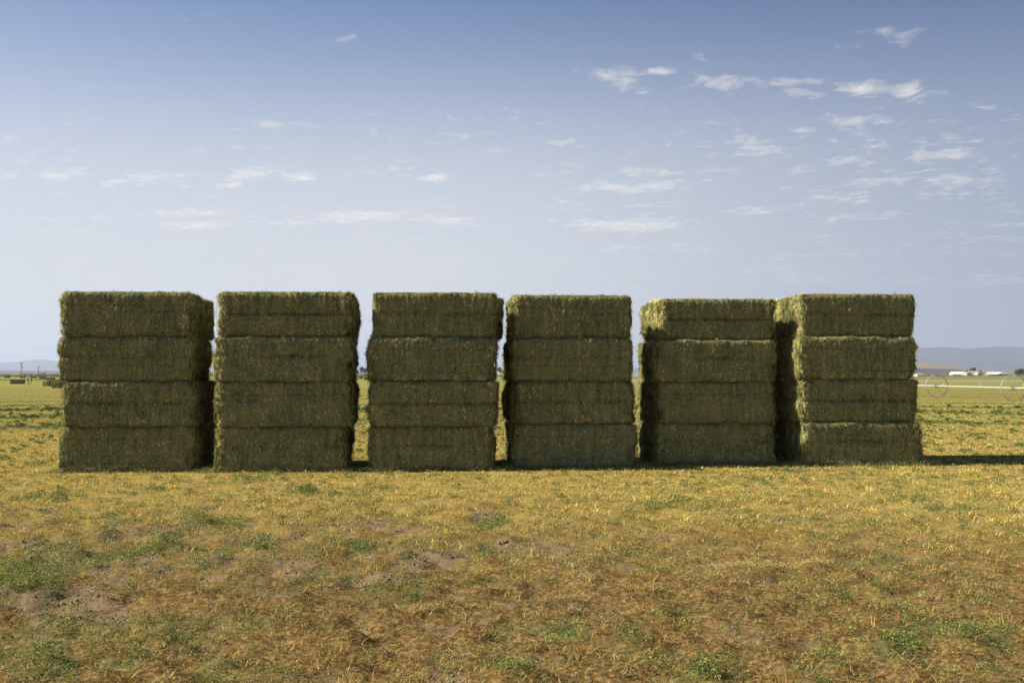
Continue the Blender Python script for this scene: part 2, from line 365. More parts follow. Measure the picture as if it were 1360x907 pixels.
def build_grass():
    # standing stubble
    N = 1950000
    x, y = sample_ground(N, 5.2, 95, 1.3)
    soil, green, nb, far = masks(x, y)
    holes = smooth(.34, .60, fbm(x * 4.2, y * 4.2, 222, 3))
    keep = (rng.random(N) > soil * 0.9) & (rng.random(N) < (.26 + .30 * smooth(9, 14, y) + .5 * holes) * (1 - .93 * smooth(34, 85, y))) & clear_of_bales(x, y)
    x, y, soil, green, nb = x[keep], y[keep], soil[keep], green[keep], nb[keep]; N = len(x)
    holes = holes[keep]
    # most stems rise from crowns, with litter showing between them
    cell = 0.125; ci = np.floor(x / cell).astype(np.int64); cj = np.floor(y / cell).astype(np.int64)
    ccx = (ci + hsh(ci, cj, 71)) * cell; ccy = (cj + hsh(ci, cj, 72)) * cell
    sn = rng.random(N) < .62
    x = np.where(sn, ccx + rng.normal(0, .026, N), x); y = np.where(sn, ccy + rng.normal(0, .026, N), y)
    crown = hsh(ci, cj, 73); k2 = np.where(sn, crown > .12, True)
    x, y, soil, green, nb, sn, ccx, ccy, crown, holes = [v[k2] for v in (x, y, soil, green, nb, sn, ccx, ccy, crown, holes)]; N = len(x)
    green = np.clip(green + np.where(sn, .75 * (hsh(np.floor(ccx * 91).astype(np.int64), np.floor(ccy * 91).astype(np.int64), 75) > .90), 0), 0, 1)
    z = height(x, y) - 0.006
    clump = np.clip(fbm(x * 4.5, y * 4.5, 200, 2) + np.where(sn, (crown - .5) * .35, -.12), 0, 1)
    h = (0.016 + 0.038 * rng.random(N) ** 1.5) * (1 - .3 * smooth(22, 40, y)) * (0.35 + 1.2 * clump ** 1.5) * (.45 + 1.0 * holes) * (1 + .2 * smooth(25, 60, y))
    lean = h * rng.uniform(0.3, 2.0, N) + 0.005
    wid = np.maximum(0.0028, y * 0.00032) * rng.uniform(0.7, 1.5, N)
    me = blades('stubble', np.stack([x, y, z], 1), np.where(sn, np.arctan2(y - ccy, x - ccx) + rng.normal(0, .5, N), rng.uniform(0, 2 * math.pi, N)), h, lean, wid,
                blade_colour(x, y, soil, green, nb) * ((.55 + .75 * np.where(sn, crown, .4)) * (.95 + .25 * smooth(9, 15, y)) * (1 - .35 * (rng.random(N) < .25)))[:, None])
    link('stubble_grass', me, kind='stuff', label='short yellow and brown mown stubble covering the field', cat='grass')
    # loose straws lying flat on the stubble
    N = 42000
    x, y = sample_ground(N, 5.2, 45, 1.5)
    soil, green, nb, far = masks(x, y); k = clear_of_bales(x, y) & (rng.random(N) > soil * .75)
    x, y, nb = x[k], y[k], nb[k]; N = len(x)
    tl = rng.random(900); lx = 905 + 205 * tl; ly = 752 - 10 * tl + rng.normal(0, 3.6, 900) + 3 * np.sin(tl * 9); dl = CAM_H * F_PX / (ly - HOR)
    x = np.concatenate([x, (lx - 680) / F_PX * dl]); y = np.concatenate([y, dl]); nb = np.concatenate([nb, dl * 0]); N = len(x)
    L = rng.uniform(0.05, 0.17, N)
    z = height(x, y) + rng.uniform(0.005, 0.045, N)
    c = np.where((rng.random(N) < .6)[:, None], pick(PAL_PALE, N), pick(PAL_STRAW, N)) * 0.9
    me = blades('straws', np.stack([x, y, z], 1), rng.uniform(0, 6.28, N), rng.uniform(-.01, .03, N), L, np.maximum(.0024, y * .00028), c)
    link('loose_straw', me, kind='stuff', label='pale straws lying loose on the stubble', cat='straw')
    # crumbs of soil on the bare patches
    NC = 90000; cx_, cy_ = sample_ground(NC, 5.2, 19, 1.3); so_, _, _, _ = masks(cx_, cy_)
    k = rng.random(NC) < so_ ** 1.5 * .5; cx_, cy_ = cx_[k], cy_[k]; NC = len(cx_)
    r_ = rng.uniform(.006, .011, NC) * (1 + 2.2 * rng.random(NC) ** 5)
    oc = np.array([(1, 0, 0), (0, 1, 0), (-1, 0, 0), (0, -1, 0), (0, 0, .8), (0, 0, -.8)])
    V = (oc[None] * rng.uniform(.6, 1.3, (NC, 6, 1))) * r_[:, None, None] + np.stack([cx_, cy_, height(cx_, cy_) - .016], 1)[:, None, :]
    F = (np.arange(NC)[:, None] * 6 + np.array([[0, 1, 4, 1, 2, 4, 2, 3, 4, 3, 0, 4, 1, 0, 5, 2, 1, 5, 3, 2, 5, 0, 3, 5]])).reshape(-1)
    C = np.repeat(np.array([[.17, .125, .078]]) * rng.uniform(.6, 1.35, (NC, 1)), 6, axis=0)
    link('soil_clods', mesh_from('clods', V.reshape(-1, 3), F, np.full(NC * 8, 3), [simple_vc], colors=C), kind='stuff', label='brown crumbs of soil on the bare patches', cat='soil')
    # leafy green regrowth: little alfalfa plants, each a mound of leaflets on stems
    NP = 82000
    px_, py_ = sample_ground(NP, 5.2, 60, 1.5)
    soil, green, nb, far = masks(px_, py_)
    k = (rng.random(NP) < .045 + .55 * smooth(.30, .95, green) * smooth(.28, .6, fbm(px_ * 2.7, py_ * 2.7, 301, 2)) * (1 - .5 * soil) * (1 - .8 * smooth(20, 38, py_))) & clear_of_bales(px_, py_)
    px_, py_, green = px_[k], py_[k], green[k]; NP = len(px_)
    size = (0.35 + 1.0 * rng.random(NP) ** 1.6) * (.5 + .7 * green)
    nl = (14 + 62 * size).astype(int); i = np.repeat(np.arange(NP), nl); N = len(i)
    rad = (.045 + .075 * size)[i]; hgt_ = (.03 + .085 * size)[i]
    th = rng.uniform(0, 6.283, N); rr = rad * np.sqrt(rng.random(N)); zz = hgt_ * rng.random(N) ** .6 * (1 - .55 * (rr / rad) ** 2)
    base = np.stack([px_[i] + rr * np.cos(th), py_[i] + rr * np.sin(th), height(px_, py_)[i] + zz], 1)
    s = np.maximum(0.010, base[:, 1] * 0.0009) * rng.uniform(.6, 1.4, N)
    a = rng.normal(size=(N, 3)); a[:, 2] = np.abs(a[:, 2]) * .7; a /= np.linalg.norm(a, axis=1)[:, None]
    b = np.cross(a, rng.normal(size=(N, 3))); b /= np.linalg.norm(b, axis=1)[:, None]
    a *= s[:, None]; b *= (s * .45)[:, None]
    V = np.stack([base - a * .5, base + b, base + a, base - b], 1).reshape(-1, 3)
    F = (np.arange(N)[:, None] * 4 + np.array([[0, 1, 2, 3]])).reshape(-1)
    C = np.repeat(pick(PAL_GREEN * np.array([.85, .95, .85]), N) * (.75 + .5 * rng.random((NP, 1)))[i], 4, axis=0)
    link('green_regrowth', mesh_from('regrowth', V, F, np.full(N, 4), [M_LEAF], colors=C), kind='stuff',
         label='clumps of leafy green alfalfa sprouting through the stubble', cat='plants')
    print('leaves', N)

# ------------------------------------------------------------------ hay bales
BL, BD, BH = 2.5, 1.2, 0.9
def bale_mesh(seed, grooves=(0.68,), nf=30000):
    g = np.random.default_rng(seed)
    zs = list(np.linspace(-BH / 2, BH / 2, 34))
    for gz in grooves: zs += [gz * BH - BH / 2 + d for d in (-.013, -.006, 0, .006, .013)]
    zs = np.array(sorted(zs)); xs = np.linspace(-BL / 2, BL / 2, 96); ysn = np.linspace(-BD / 2, BD / 2, 44)
    verts = []; faces = []
    def grid(A, B, fn, flip):
        b = sum(len(v) for v in verts); na, nb_ = len(A), len(B)
        AA, BB = np.meshgrid(A, B, indexing='ij'); verts.append(fn(AA.ravel(), BB.ravel()))
        i = (np.arange(na - 1)[:, None] * nb_ + np.arange(nb_ - 1)[None, :]).reshape(-1, 1) + b
        q = np.array([[0, nb_, nb_ + 1, 1]]); q = q[:, ::-1] if flip else q
        faces.append(i + q)
    one = lambda a, v: np.full_like(a, v)
    grid(xs, zs, lambda a, b: np.stack([a, one(a, -BD / 2), b], 1), False)
    grid(xs, zs, lambda a, b: np.stack([a, one(a, BD / 2), b], 1), True)
    grid(xs, ysn, lambda a, b: np.stack([a, b, one(a, BH / 2)], 1), False)
    grid(xs, ysn, lambda a, b: np.stack([a, b, one(a, -BH / 2)], 1), True)
    grid(ysn, zs, lambda a, b: np.stack([one(a, BL / 2), a, b], 1), False)
    grid(ysn, zs, lambda a, b: np.stack([one(a, -BL / 2), a, b], 1), True)
    V = np.concatenate(verts); F = np.concatenate(faces).reshape(-1)
    ph = g.uniform(0, 100, 8)
    def shape(P, extra=None):
        """maps box-surface points to the slumped, compressed bale"""
        x, y, z = P[:, 0].copy(), P[:, 1].copy(), P[:, 2].copy()
        rx, ry, rz = 0.17, 0.045, 0.055
        # rounded box: distance into the border region per axis
        qx = np.sign(x) * np.maximum(np.abs(x) - (BL / 2 - rx), 0) / rx
        qy = np.sign(y) * np.maximum(np.abs(y) - (BD / 2 - ry), 0) / ry
        qz = np.sign(z) * np.maximum(np.abs(z) - (BH / 2 - rz), 0) / rz
        ln = np.sqrt(qx ** 2 + qy ** 2 + qz ** 2); mx = np.maximum(np.maximum(np.abs(qx), np.abs(qy)), np.abs(qz))
        k = np.where(ln > 1e-6, mx / np.maximum(ln, 1e-6), 1)
        x = x - qx * rx * (1 - k); y = y - qy * ry * (1 - k); z = z - qz * rz * (1 - k)
        endf = smooth(0.7, 1.0, np.abs(x) / (BL / 2)) ; sx = np.sign(x)
        n1 = fbm(y * 3.5 + ph[0] + sx * 9, z * 3.5 + ph[1], seed, 3) - .5
        n2 = fbm(y * 14 + ph[2] + sx * 9, z * 9 + ph[3], seed + 3, 3) - .5
        n4 = np.abs(z) / (BH / 2)
        n0 = fbm(y * 1.3 + ph[3] + sx * 4, z * 1.6 + ph[0], seed + 30, 2) - .5
        x = x + sx * endf * (0.11 * n0 + 0.17 * n1 + 0.12 * n2 + 0.03 * (1 - n4 ** 2) - .05)
        ff = smooth(0.8, 1.0, np.abs(y) / (BD / 2)); sy = np.sign(y)
        fl = (fbm(x * 15 + ph[4], z * 0.8 + sy * 5, seed + 7, 2) - .5)        # flakes
        f2 = fbm(x * 2 + ph[5], z * 3 + sy * 3, seed + 9, 3) - .5
        f3 = fbm(x * 22 + ph[6], z * 12, seed + 12, 2) - .5
        gv = np.zeros_like(x)
        for gz in grooves:
            gv += np.exp(-((z - (gz * BH - BH / 2)) / 0.006) ** 2) * (0.5 + vnoise(x * 1.5 + ph[7], z * 0, seed))
        ed = smooth(.80, 1.0, n4) * (0.2 + 1.6 * np.maximum(0, fbm(x * 2.6 + ph[1], sy * 4 + np.sign(z) * 7 + y * 0, seed + 41, 3) - .35))
        cr = np.exp(-((z - .08 * np.sin(ph[0]) + .03 * (vnoise(x * 2, z * 0, seed + 50) - .5)) / .035) ** 2) * smooth(.35, .65, fbm(x * 1.6 + ph[2], z * 0, seed + 55, 2))
        y = y + sy * ff * (0.016 * fl + 0.045 * f2 + 0.038 * f3 - 0.015 * gv - 0.055 * ed - 0.045 * cr)
        tf = smooth(0.85, 1.0, np.abs(z) / (BH / 2))
        z = z + np.sign(z) * tf * ((fbm(x * 5 + ph[2], y * 5, seed + 20, 3) - .5) * .05)
        return np.stack([x, y, z], 1)
    core = shape(V)
    # fibres
    areas = np.array([BL * BH * 1.5, BL * BH, BL * BD * .5, BL * BD * .05, BD * BH * 2.6, BD * BH * 2.6]); areas /= areas.sum()
    face = g.choice(6, nf, p=areas); u = g.uniform(-.5, .5, nf); v = g.uniform(-.5, .5, nf)
    P = np.zeros((nf, 3)); Nn = np.zeros((nf, 3)); T = np.zeros((nf, 3))
    for f, (ax, sg) in enumerate(((1, -1), (1, 1), (2, 1), (2, -1), (0, 1), (0, -1))):
        s = face == f; k = s.sum()
        if ax == 1: P[s] = np.stack([u[s] * BL, np.full(k, sg * BD / 2), v[s] * BH], 1)
        if ax == 2: P[s] = np.stack([u[s] * BL, v[s] * BD, np.full(k, sg * BH / 2)], 1)
        if ax == 0: P[s] = np.stack([np.full(k, sg * BL / 2), u[s] * BD, v[s] * BH], 1)
        Nn[s, ax] = sg
    isend = face >= 4; isfront = face < 2
    P2 = shape(P)
    # outward direction: blend to radial at the rounded borders
    inner = np.stack([np.clip(P2[:, 0], -BL / 2 + .17, BL / 2 - .17), np.clip(P2[:, 1], -BD / 2 + .06, BD / 2 - .06), np.clip(P2[:, 2], -BH / 2 + .08, BH / 2 - .08)], 1)
    O = P2 - inner; O /= np.maximum(np.linalg.norm(O, axis=1), 1e-6)[:, None]
    rnd = g.normal(size=(nf, 3))
    rnd[isfront] *= np.array([0.55, 0.3, 1.2]); rnd[isend] *= np.array([.8, .9, 1.1])
    T = rnd - (rnd * O).sum(1)[:, None] * O; T /= np.maximum(np.linalg.norm(T, axis=1), 1e-6)[:, None]
    endness = smooth(.86, .97, np.abs(P2[:, 0]) / (BL / 2))
    edge = smooth(.80, .98, np.abs(P2[:, 2]) / (BH / 2))
    L = g.uniform(.03, .08, nf) * (1 + .35 * endness)
    lift = g.random(nf) ** 2 * (0.12 + 0.42 * endness + 0.30 * edge)
    D = T + O * lift[:, None]; D /= np.linalg.norm(D, axis=1)[:, None]
    start = P2 - O * .006; mid = start + D * (L * .5)[:, None] + O * .004; end = start + D * L[:, None] + g.normal(size=(nf, 3)) * .006
    end[:, 2] -= .3 * L * endness * g.random(nf)
    # ragged tufts: groups of long stems pulled loose at the ends and along the seams
    nt = 120; ti = g.choice(nf, nt, p=(.05 + endness + .35 * edge) / (.05 + endness + .35 * edge).sum()); tk = np.repeat(ti, 14); M = len(tk)
    sel = g.choice(nf, M, replace=False)
    start[sel] = start[tk] + g.normal(size=(M, 3)) * .018; dd = D[tk] * .6 + O[tk] * .5 + g.normal(size=(M, 3)) * .45
    dd /= np.linalg.norm(dd, axis=1)[:, None]; LL = g.uniform(.04, .11, M)[:, None]
    mid[sel] = start[sel] + dd * LL * .5; end[sel] = start[sel] + dd * LL + np.array([0, 0, -1]) * LL * .35; D[sel] = dd
    W = np.cross(D, O + 1e-3) + .5 * g.normal(size=(nf, 3)) * .5; W /= np.maximum(np.linalg.norm(W, axis=1), 1e-6)[:, None]
    w = (g.uniform(.0035, .0085, nf))[:, None]
    FV = np.stack([start - W * w * .5, start + W * w * .5, mid + W * w * .5, mid - W * w * .5, end], 1).reshape(-1, 3)
    FF = (np.arange(nf)[:, None] * 5 + np.array([[0, 1, 2, 0, 2, 3, 3, 2, 4]])).reshape(-1) + len(core)
    pal = np.array([(0.12, 0.14, 0.06), (0.21, 0.215, 0.09), (0.32, 0.30, 0.13), (0.50, 0.46, 0.23), (0.19, 0.17, 0.08), (0.27, 0.205, 0.10), (0.075, 0.09, 0.045), (0.40, 0.35, 0.19)])
    pal_end = np.array([(0.31, 0.32, 0.11), (0.43, 0.41, 0.15), (0.22, 0.25, 0.085), (0.52, 0.48, 0.20), (0.13, 0.15, 0.06)])
    c = pal[g.integers(0, len(pal), nf)]
    c = np.where((g.random(nf) < endness * .75)[:, None], pal_end[g.integers(0, 5, nf)], c)
    flk = (fbm(P2[:, 0] * 1.2 + ph[3], P2[:, 2] * 26, seed + 60, 3) - .5 + fbm(P2[:, 0] * 15 + ph[4], P2[:, 2] * .8, seed + 7, 2) * .5 + .5 * fbm(P2[:, 0] * 2.5 + ph[1], P2[:, 2] * 5 + P2[:, 1] * 4, seed + 8, 3))[:, None]
    ck = fbm(P2[:, 0] * 24 + ph[6], P2[:, 2] * 4.5 + P2[:, 1] * 12, seed + 63, 3)[:, None]
    c = c * np.clip(0.2 + 1.85 * flk, .25, 2) * (.32 + 1.2 * smooth(.33, .66, ck))
    cc = np.concatenate([np.full((len(core), 3), .2), np.repeat(c, 5, axis=0)])
    allf = np.concatenate([F, FF]); lt = np.concatenate([np.full(len(F) // 4, 4), np.full(nf * 3, 3)])
    mi = np.concatenate([np.zeros(len(F) // 4), np.ones(nf * 3)])
    me = mesh_from('hay_bale', np.concatenate([core, FV]), allf, lt, [M_HAY, M_FIB], colors=cc, mat_idx=mi)
    return me
VARS = [bale_mesh(100, (0.70,)), bale_mesh(207, (0.36,)), bale_mesh(313, ()), bale_mesh(421, (0.72, 0.2)), bale_mesh(533, (0.5,)), bale_mesh(641, ())]

def twine_mesh():
    mb = MB(); pts = []
    a, b, r = BL / 2 + .012, BH / 2 + .003, .13
    for (cx, cz, a0) in ((a - r, b - r, 0), (-a + r, b - r, 90), (-a + r, -b + r, 180), (a - r, -b + r, 270)):
        for k in range(6):
            t = R(a0 + k * 18); pts.append((cx + r * math.cos(t), 0, cz + r * math.sin(t)))
    mb.tube(pts, .004, 5, closed=True)
    me = bpy.data.meshes.new('twine'); me.from_pydata(mb.v, [], mb.f); me.materials.append(M_TWINE); me.update(); return me
TW = twine_mesh()

ROW = R(3.8)
ORD = ['leftmost stack', 'second stack from the left', 'third stack from the left', 'fourth stack from the left', 'fifth stack from the left', 'rightmost stack']
LEV = ['topmost', 'second from the top', 'second from the ground', 'on the ground']
# stack: depth of front face at its middle; per level (left px, right px, set-back of the front face, yaw)
STACKS = [
    (19.90, [(79, 252, .00, 0.0), (79, 257, .02, -.3), (81, 262, -.02, .3), (80, 262, .02, 0.0)], [-.06, -.10, -.02, -.06]),
    (19.90, [(287, 469, .02, .4), (284, 468, -.02, -.3), (285, 468, .0, .2), (286, 459, .03, -.4)], [.0, -.03, -.02, .0]),
    (20.08, [(494, 660, .03, -.5), (487, 661, .0, .3), (490, 663, -.02, 0.0), (489, 657, .02, .2)], [.17, .02, .03, .04]),
    (20.75, [(678, 841, .02, .0), (679, 843, .0, -.3), (680, 845, .0, .4), (679, 849, -.03, 0.0)], [.05, -.03, -.05, -.05]),
    (21.35, [(872, 1035, .09, .5), (869, 1034, -.01, .2), (871, 1032, .03, -.1), (867, 1030, .05, .0)], [.04, .05, .03, .04]),
    (21.35, [(1060, 1219, .05, .3), (1057, 1221, -.04, .0), (1060, 1222, -.02, .2), (1064, 1229, -.09, -.2)], [.0, .05, .0, .03]),
]
FRONT_LOOK = {
 (0,0): 'top bale of the leftmost stack, its ragged left end catching the sun',
 (4,0): 'top bale of the fifth stack from the left, set back behind the lit ledge below',
 (5,0): 'top bale of the rightmost stack, set back above a bright sunlit seam',
 (5,3): 'bottom bale of the rightmost stack, beside the shadow falling to the right',
}
def place_bale(si, lv, row, cx, cy, yaw, length, var, flip):
    o = bpy.data.objects.new('hay_bale', VARS[var]); COL.objects.link(o)
    zs = (1, 1, 1, 1, .992, 1.02)[si]; o.location = (cx, cy, (BH / 2 + (3 - lv) * BH) * zs)
    o.rotation_euler = (0, 0, yaw + (math.pi if flip else 0)); o.scale = (length / BL, 1, zs)
    o['category'] = 'hay bale'; o['group'] = 'big square hay bales stacked four high in six stacks'
    if row == 0:
        o['label'] = FRONT_LOOK.get((si, lv), 'dark green hay bale, %s, %s, front row' % (LEV[lv], ORD[si]))
    else:
        o['label'] = 'rear-row hay bale, %s, %s' % (LEV[lv], ORD[si])
    for k in range(6):
        t = bpy.data.objects.new('twine', TW); COL.objects.link(t); t.parent = o
        t.location = (0, (-0.5 + k * 0.2) * (1 + .02 * math.sin(k * 3 + si)), 0)
    return o
ux, uy = math.cos(ROW), math.sin(ROW)
vi = 0
for si, (D, levels, backs) in enumerate(STACKS):
    lastz = None
    for lv, (pl, pr, sb, yw) in enumerate(levels):
        xl = (pl - 680) / F_PX * D; xr = (pr - 680) / F_PX * D
        xm = (xl + xr) / 2; Dm = D + sb; xm *= Dm / D
        ln = (xr - xl) / math.cos(ROW) - 0.05
        yaw = ROW + R(yw)
        cx = xm - uy * BD / 2; cy = Dm + ux * BD / 2
        place_bale(si, lv, 0, cx, cy, yaw, ln, vi % 6, (vi // 6 + lv) % 2 == 1); vi += 1
        bx = xm - uy * (BD * 1.5 + .06) + backs[lv] * ux; by = D + ux * (BD * 1.5 + .06) + backs[lv] * uy
        place_bale(si, lv, 1, bx, by, ROW + R(random.uniform(-.6, .6)), 2.52 + random.uniform(-.03, .05), (vi * 5 + 2) % 6, lv % 2 == 0)
        if lv == 3: BALE_ZONE.append((xm, Dm, ux, uy, ln / 2, 2.45))
build_grass()
def foot_hay():
    g = np.random.default_rng(77); P = []; 
    for (cx, cy, ax, ay, hx, dp) in BALE_ZONE:
        n = 2600; a = g.uniform(-hx - .25, hx + .25, n); b = -np.abs(g.normal(0, .10, n)) * (.3 + 1.6 * vnoise(a * 2.2 + cx * 3, a * 0, 5)) + .03
        sd = g.random(n) < .3; b = np.where(sd, g.uniform(-.1, dp, n), b); a = np.where(sd, np.sign(a) * (hx + np.abs(g.normal(0, .09, n))), a)
        P.append(np.stack([cx + a * ax - b * ay, cy + a * ay + b * ax, g.random(n) ** 2 * .10 * (.4 + vnoise(a * 3, b * 3, 9))], 1))
    P = np.concatenate(P); N = len(P); P[:, 2] += height(P[:, 0], P[:, 1])
    pal = np.array([(.20, .22, .09), (.32, .31, .14), (.44, .40, .19), (.14, .17, .07)])
    me = blades('loose_hay', P, g.uniform(0, 6.28, N), g.uniform(-.01, .06, N), g.uniform(.04, .13, N), np.full(N, .007), pal[g.integers(0, 4, N)])
    link('loose_hay', me, kind='stuff', label='loose green hay fallen along the foot of the stacks', cat='hay')
foot_hay()

# ------------------------------------------------------------------ far bales lying in the field
FAR = [(24, 198, 4, 'dark hay bale alone in the far left field, near the frame edge'),
       (68.5, 163, 72, 'hay bale lying end-on in the far field, left of the leftmost stack'),
       (80.5, 140, 84, 'far hay bale half hidden by the lower left edge of the leftmost stack'),
       (68, 318, 8, 'small distant hay bale above and behind the pair beside the leftmost stack'),
       (57, 400, 10, 'tiny distant hay bale between the two utility poles and the leftmost stack'),
       (45, 480, 5, 'tiny far hay bale between the two utility poles in the field'),
       (31, 500, 8, 'tiny far hay bale in front of the taller utility pole'),
       (10, 520, 8, 'tiny far hay bale at the far left beside the scrub'),
       (478.5, 420, 70, 'tiny distant hay bale seen in the gap between second and third stacks, left one'),
       (488, 340, 12, 'distant hay bale in the gap between second and third stacks, right one')]
for k, (px, D, ya, lab) in enumerate(FAR):
    p = at(px, D, BH / 2)
    o = link('hay_bale', VARS[k % 6], None, p, lab, 'hay bale', 'single hay bales scattered over the far field'); o.rotation_euler = (0, 0, R(ya))

# ------------------------------------------------------------------ wheel-line irrigators
M_ALU = simple('aluminium_pipe', (0.72, 0.72, 0.70), 0.35, 0.6, 0.1, 2)
M_DKST = simple('weathered_steel', (0.10, 0.095, 0.09), 0.8, 0.1, 0.15, 6)
M_STEEL = simple('galvanised_steel', (0.42, 0.42, 0.43), 0.5, 0.7, 0.15, 6)
def wheel_line(origin, ang, offs, lo, hi, label, dark=False):
    """a wheel-move irrigation line: one long pipe carried through the hubs of open spoked wheels"""
    e = bpy.data.objects.new('irrigation_wheel_line', None); COL.objects.link(e); e.location = origin; e.rotation_euler = (0, 0, ang)
    e['label'] = label; e['category'] = 'irrigation line'; e['group'] = 'wheel-move irrigation lines on the field'
    RW = 0.95
    m = MB(); m.tube([(t, 0, RW) for t in np.linspace(lo, hi, 40)], .065, 10)
    t = lo
    while t < hi:   # couplers and sprinklers along the pipe
        m.tube([(t - .12, 0, RW), (t + .12, 0, RW)], .085, 10); m.tube([(t + .3, 0, RW), (t + .3, 0, RW + .35)], .02, 6); t += 6.1
    m.build('pipe', M_DKST if dark else M_ALU, e)
    rim = None
    for o_ in offs:
        w = MB(); n = 40
        # band rim: flat strip 13 cm wide with folded lips
        prof = [(-.065, RW), (.065, RW), (.065, RW - .03), (-.065, RW - .03)]
        for k in range(n):
            a = 2 * math.pi * k / n
            for (px_, r_) in prof: w.v.append((px_, r_ * math.sin(a), RW + r_ * math.cos(a)))
        for k in range(n):
            j = (k + 1) % n
            for q in range(4): w.f.append([k * 4 + q, k * 4 + (q + 1) % 4, j * 4 + (q + 1) % 4, j * 4 + q])
        wo = w.build('wheel', M_DKST if dark else M_STEEL, e); wo.location = (o_, 0, 0)
        s = MB()
        for k in range(8):
            a = 2 * math.pi * k / 8 + .2
            s.tube([(0, .1 * math.sin(a), RW + .1 * math.cos(a)), (0, (RW - .02) * math.sin(a), RW + (RW - .02) * math.cos(a))], .008, 5)
        s.build('spokes', M_STEEL, wo)
        h = MB(); h.tube([(-.1, 0, RW), (.1, 0, RW)], .14, 14); h.build('hub', M_STEEL, wo)
    return e
wheel_line((35.8, 84, 0), R(-88.3), [0, 12.2, 24.4, -12.2, -24.4], -60, 34,
           'long pipe carried on open spoked wheels, right of the rightmost stack')
wheel_line(at(40, 178), R(9), [0, 14, -14], -44, 30,
           'thin dark irrigation pipe with a spoked wheel crossing the far left field', True)

# ------------------------------------------------------------------ utility poles
M_WOOD = simple('pole_wood', (0.10, 0.075, 0.06), 0.9, 0, 0.2, 4)
M_GREY = simple('grey_metal', (0.3, 0.31, 0.33), 0.5, 0.3)
def pole(px, D, h, label, trafo):
    e = bpy.data.objects.new('utility_pole', None); COL.objects.link(e); e.location = at(px, D)
    e['label'] = label; e['category'] = 'utility pole'; e['group'] = 'utility poles beyond the left field'
    MB().tube([(0, 0, 0), (0, 0, h)], [.24, .16], 8).build('post', M_WOOD, e)
    c = MB(); c.box(-1.3, 1.3, -.1, .1, h - .9, h - .65); c.build('crossarm', M_WOOD, e)
    i = MB()
    for x_ in (-1.15, -.5, .5, 1.15): i.tube([(x_, 0, h - .65), (x_, 0, h - .35)], [.09, .05], 6)
    i.build('insulators', M_GREY, e)
    if trafo: MB().tube([(.55, 0, h - 4.1), (.55, 0, h - 2.7)], .42, 12).build('transformer', M_GREY, e)
pole(28.5, 700, 10.3, 'taller dark utility pole with a transformer drum, far left', True)
pole(51.5, 760, 8.2, 'shorter dark utility pole nearer the leftmost stack', False)

# ------------------------------------------------------------------ trees and brush
M_BARK = simple('bark', (0.12, 0.09, 0.065), 0.9, 0, 0.25, 3)
def tree(px, D, h, w, label, group, shape='round', col=(0.05, 0.085, 0.025), seed=0, leaf=None):
    g = np.random.default_rng(900 + seed)
    e = bpy.data.objects.new('tree', None); COL.objects.link(e); e.location = at(px, D)
    e['label'] = label; e['category'] = 'tree'; e['group'] = group
    t = MB(); t.tube([(0, 0, 0), (.02 * h, 0, .25 * h), (0, .01 * h, .8 * h)], [.035 * h, .025 * h, .006 * h], 8)
    for k in range(7):
        a = g.uniform(0, 6.28); z0 = h * g.uniform(.25, .6); rr = w * g.uniform(.25, .42)
        t.tube([(0, 0, z0), (rr * .6 * math.cos(a), rr * .6 * math.sin(a), z0 + .1 * h), (rr * math.cos(a), rr * math.sin(a), z0 + .22 * h)], [.014 * h, .009 * h, .004 * h], 5)
    t.build('trunk', M_BARK, e)
    nc = 26; N = 2600
    if shape == 'tall':
        zc = g.uniform(.12, .95, nc) * h; rmax = w * .5 * np.sqrt(np.clip(1 - ((zc / h - .45) / .58) ** 2, .02, 1))
        cr = w * g.uniform(.18, .30, nc)
    else:
        zc = g.uniform(.30, .86, nc) * h; rmax = w * .42 * np.sqrt(np.clip(1 - ((zc / h - .5) / .5) ** 2, .05, 1))
        cr = w * g.uniform(.13, .23, nc)
    an = g.uniform(0, 6.28, nc); rr = rmax * np.sqrt(g.random(nc))
    cen = np.stack([rr * np.cos(an), rr * np.sin(an), zc], 1)
    i = g.integers(0, nc, N); d = g.normal(size=(N, 3)); d /= np.linalg.norm(d, axis=1)[:, None]
    P = cen[i] + d * (cr[i] * g.random(N) ** .4)[:, None] * np.array([1, 1, .85])
    s = (leaf or h * .028) * g.uniform(.6, 1.4, N)
    a = g.normal(size=(N, 3)); a /= np.linalg.norm(a, axis=1)[:, None]
    b = np.cross(a, g.normal(size=(N, 3))); b /= np.linalg.norm(b, axis=1)[:, None]
    a *= s[:, None]; b *= (s * .6)[:, None]
    V = np.stack([P - a, P + b, P + a, P - b], 1).reshape(-1, 3); F = (np.arange(N)[:, None] * 4 + np.array([[0, 1, 2, 3]])).reshape(-1)
    c = np.array(col) * (.6 + .8 * g.random((N, 1))) * (.8 + .4 * g.random((nc, 1)))[i]
    link('crown', mesh_from('crown', V, F, np.full(N, 4), [M_LEAF], colors=np.repeat(c, 4, axis=0)), e)
G1 = 'far trees seen through the gaps between the stacks'
tree(480.5, 2300, 21, 13, 'broad hazy tree in the gap between the second and third stacks', G1, 'round', seed=1)
tree(485, 2320, 18, 11, 'lower hazy tree touching the third stack, seen in the second gap', G1, 'round', seed=2)
tree(475.5, 2350, 12, 9, 'smallest hazy tree at the left side of the second gap', G1, 'round', seed=3)
tree(664, 2300, 20, 13, 'rounded hazy tree in the gap between the third and fourth stacks', G1, 'round', seed=4)
G2 = 'trees around the far farm buildings'
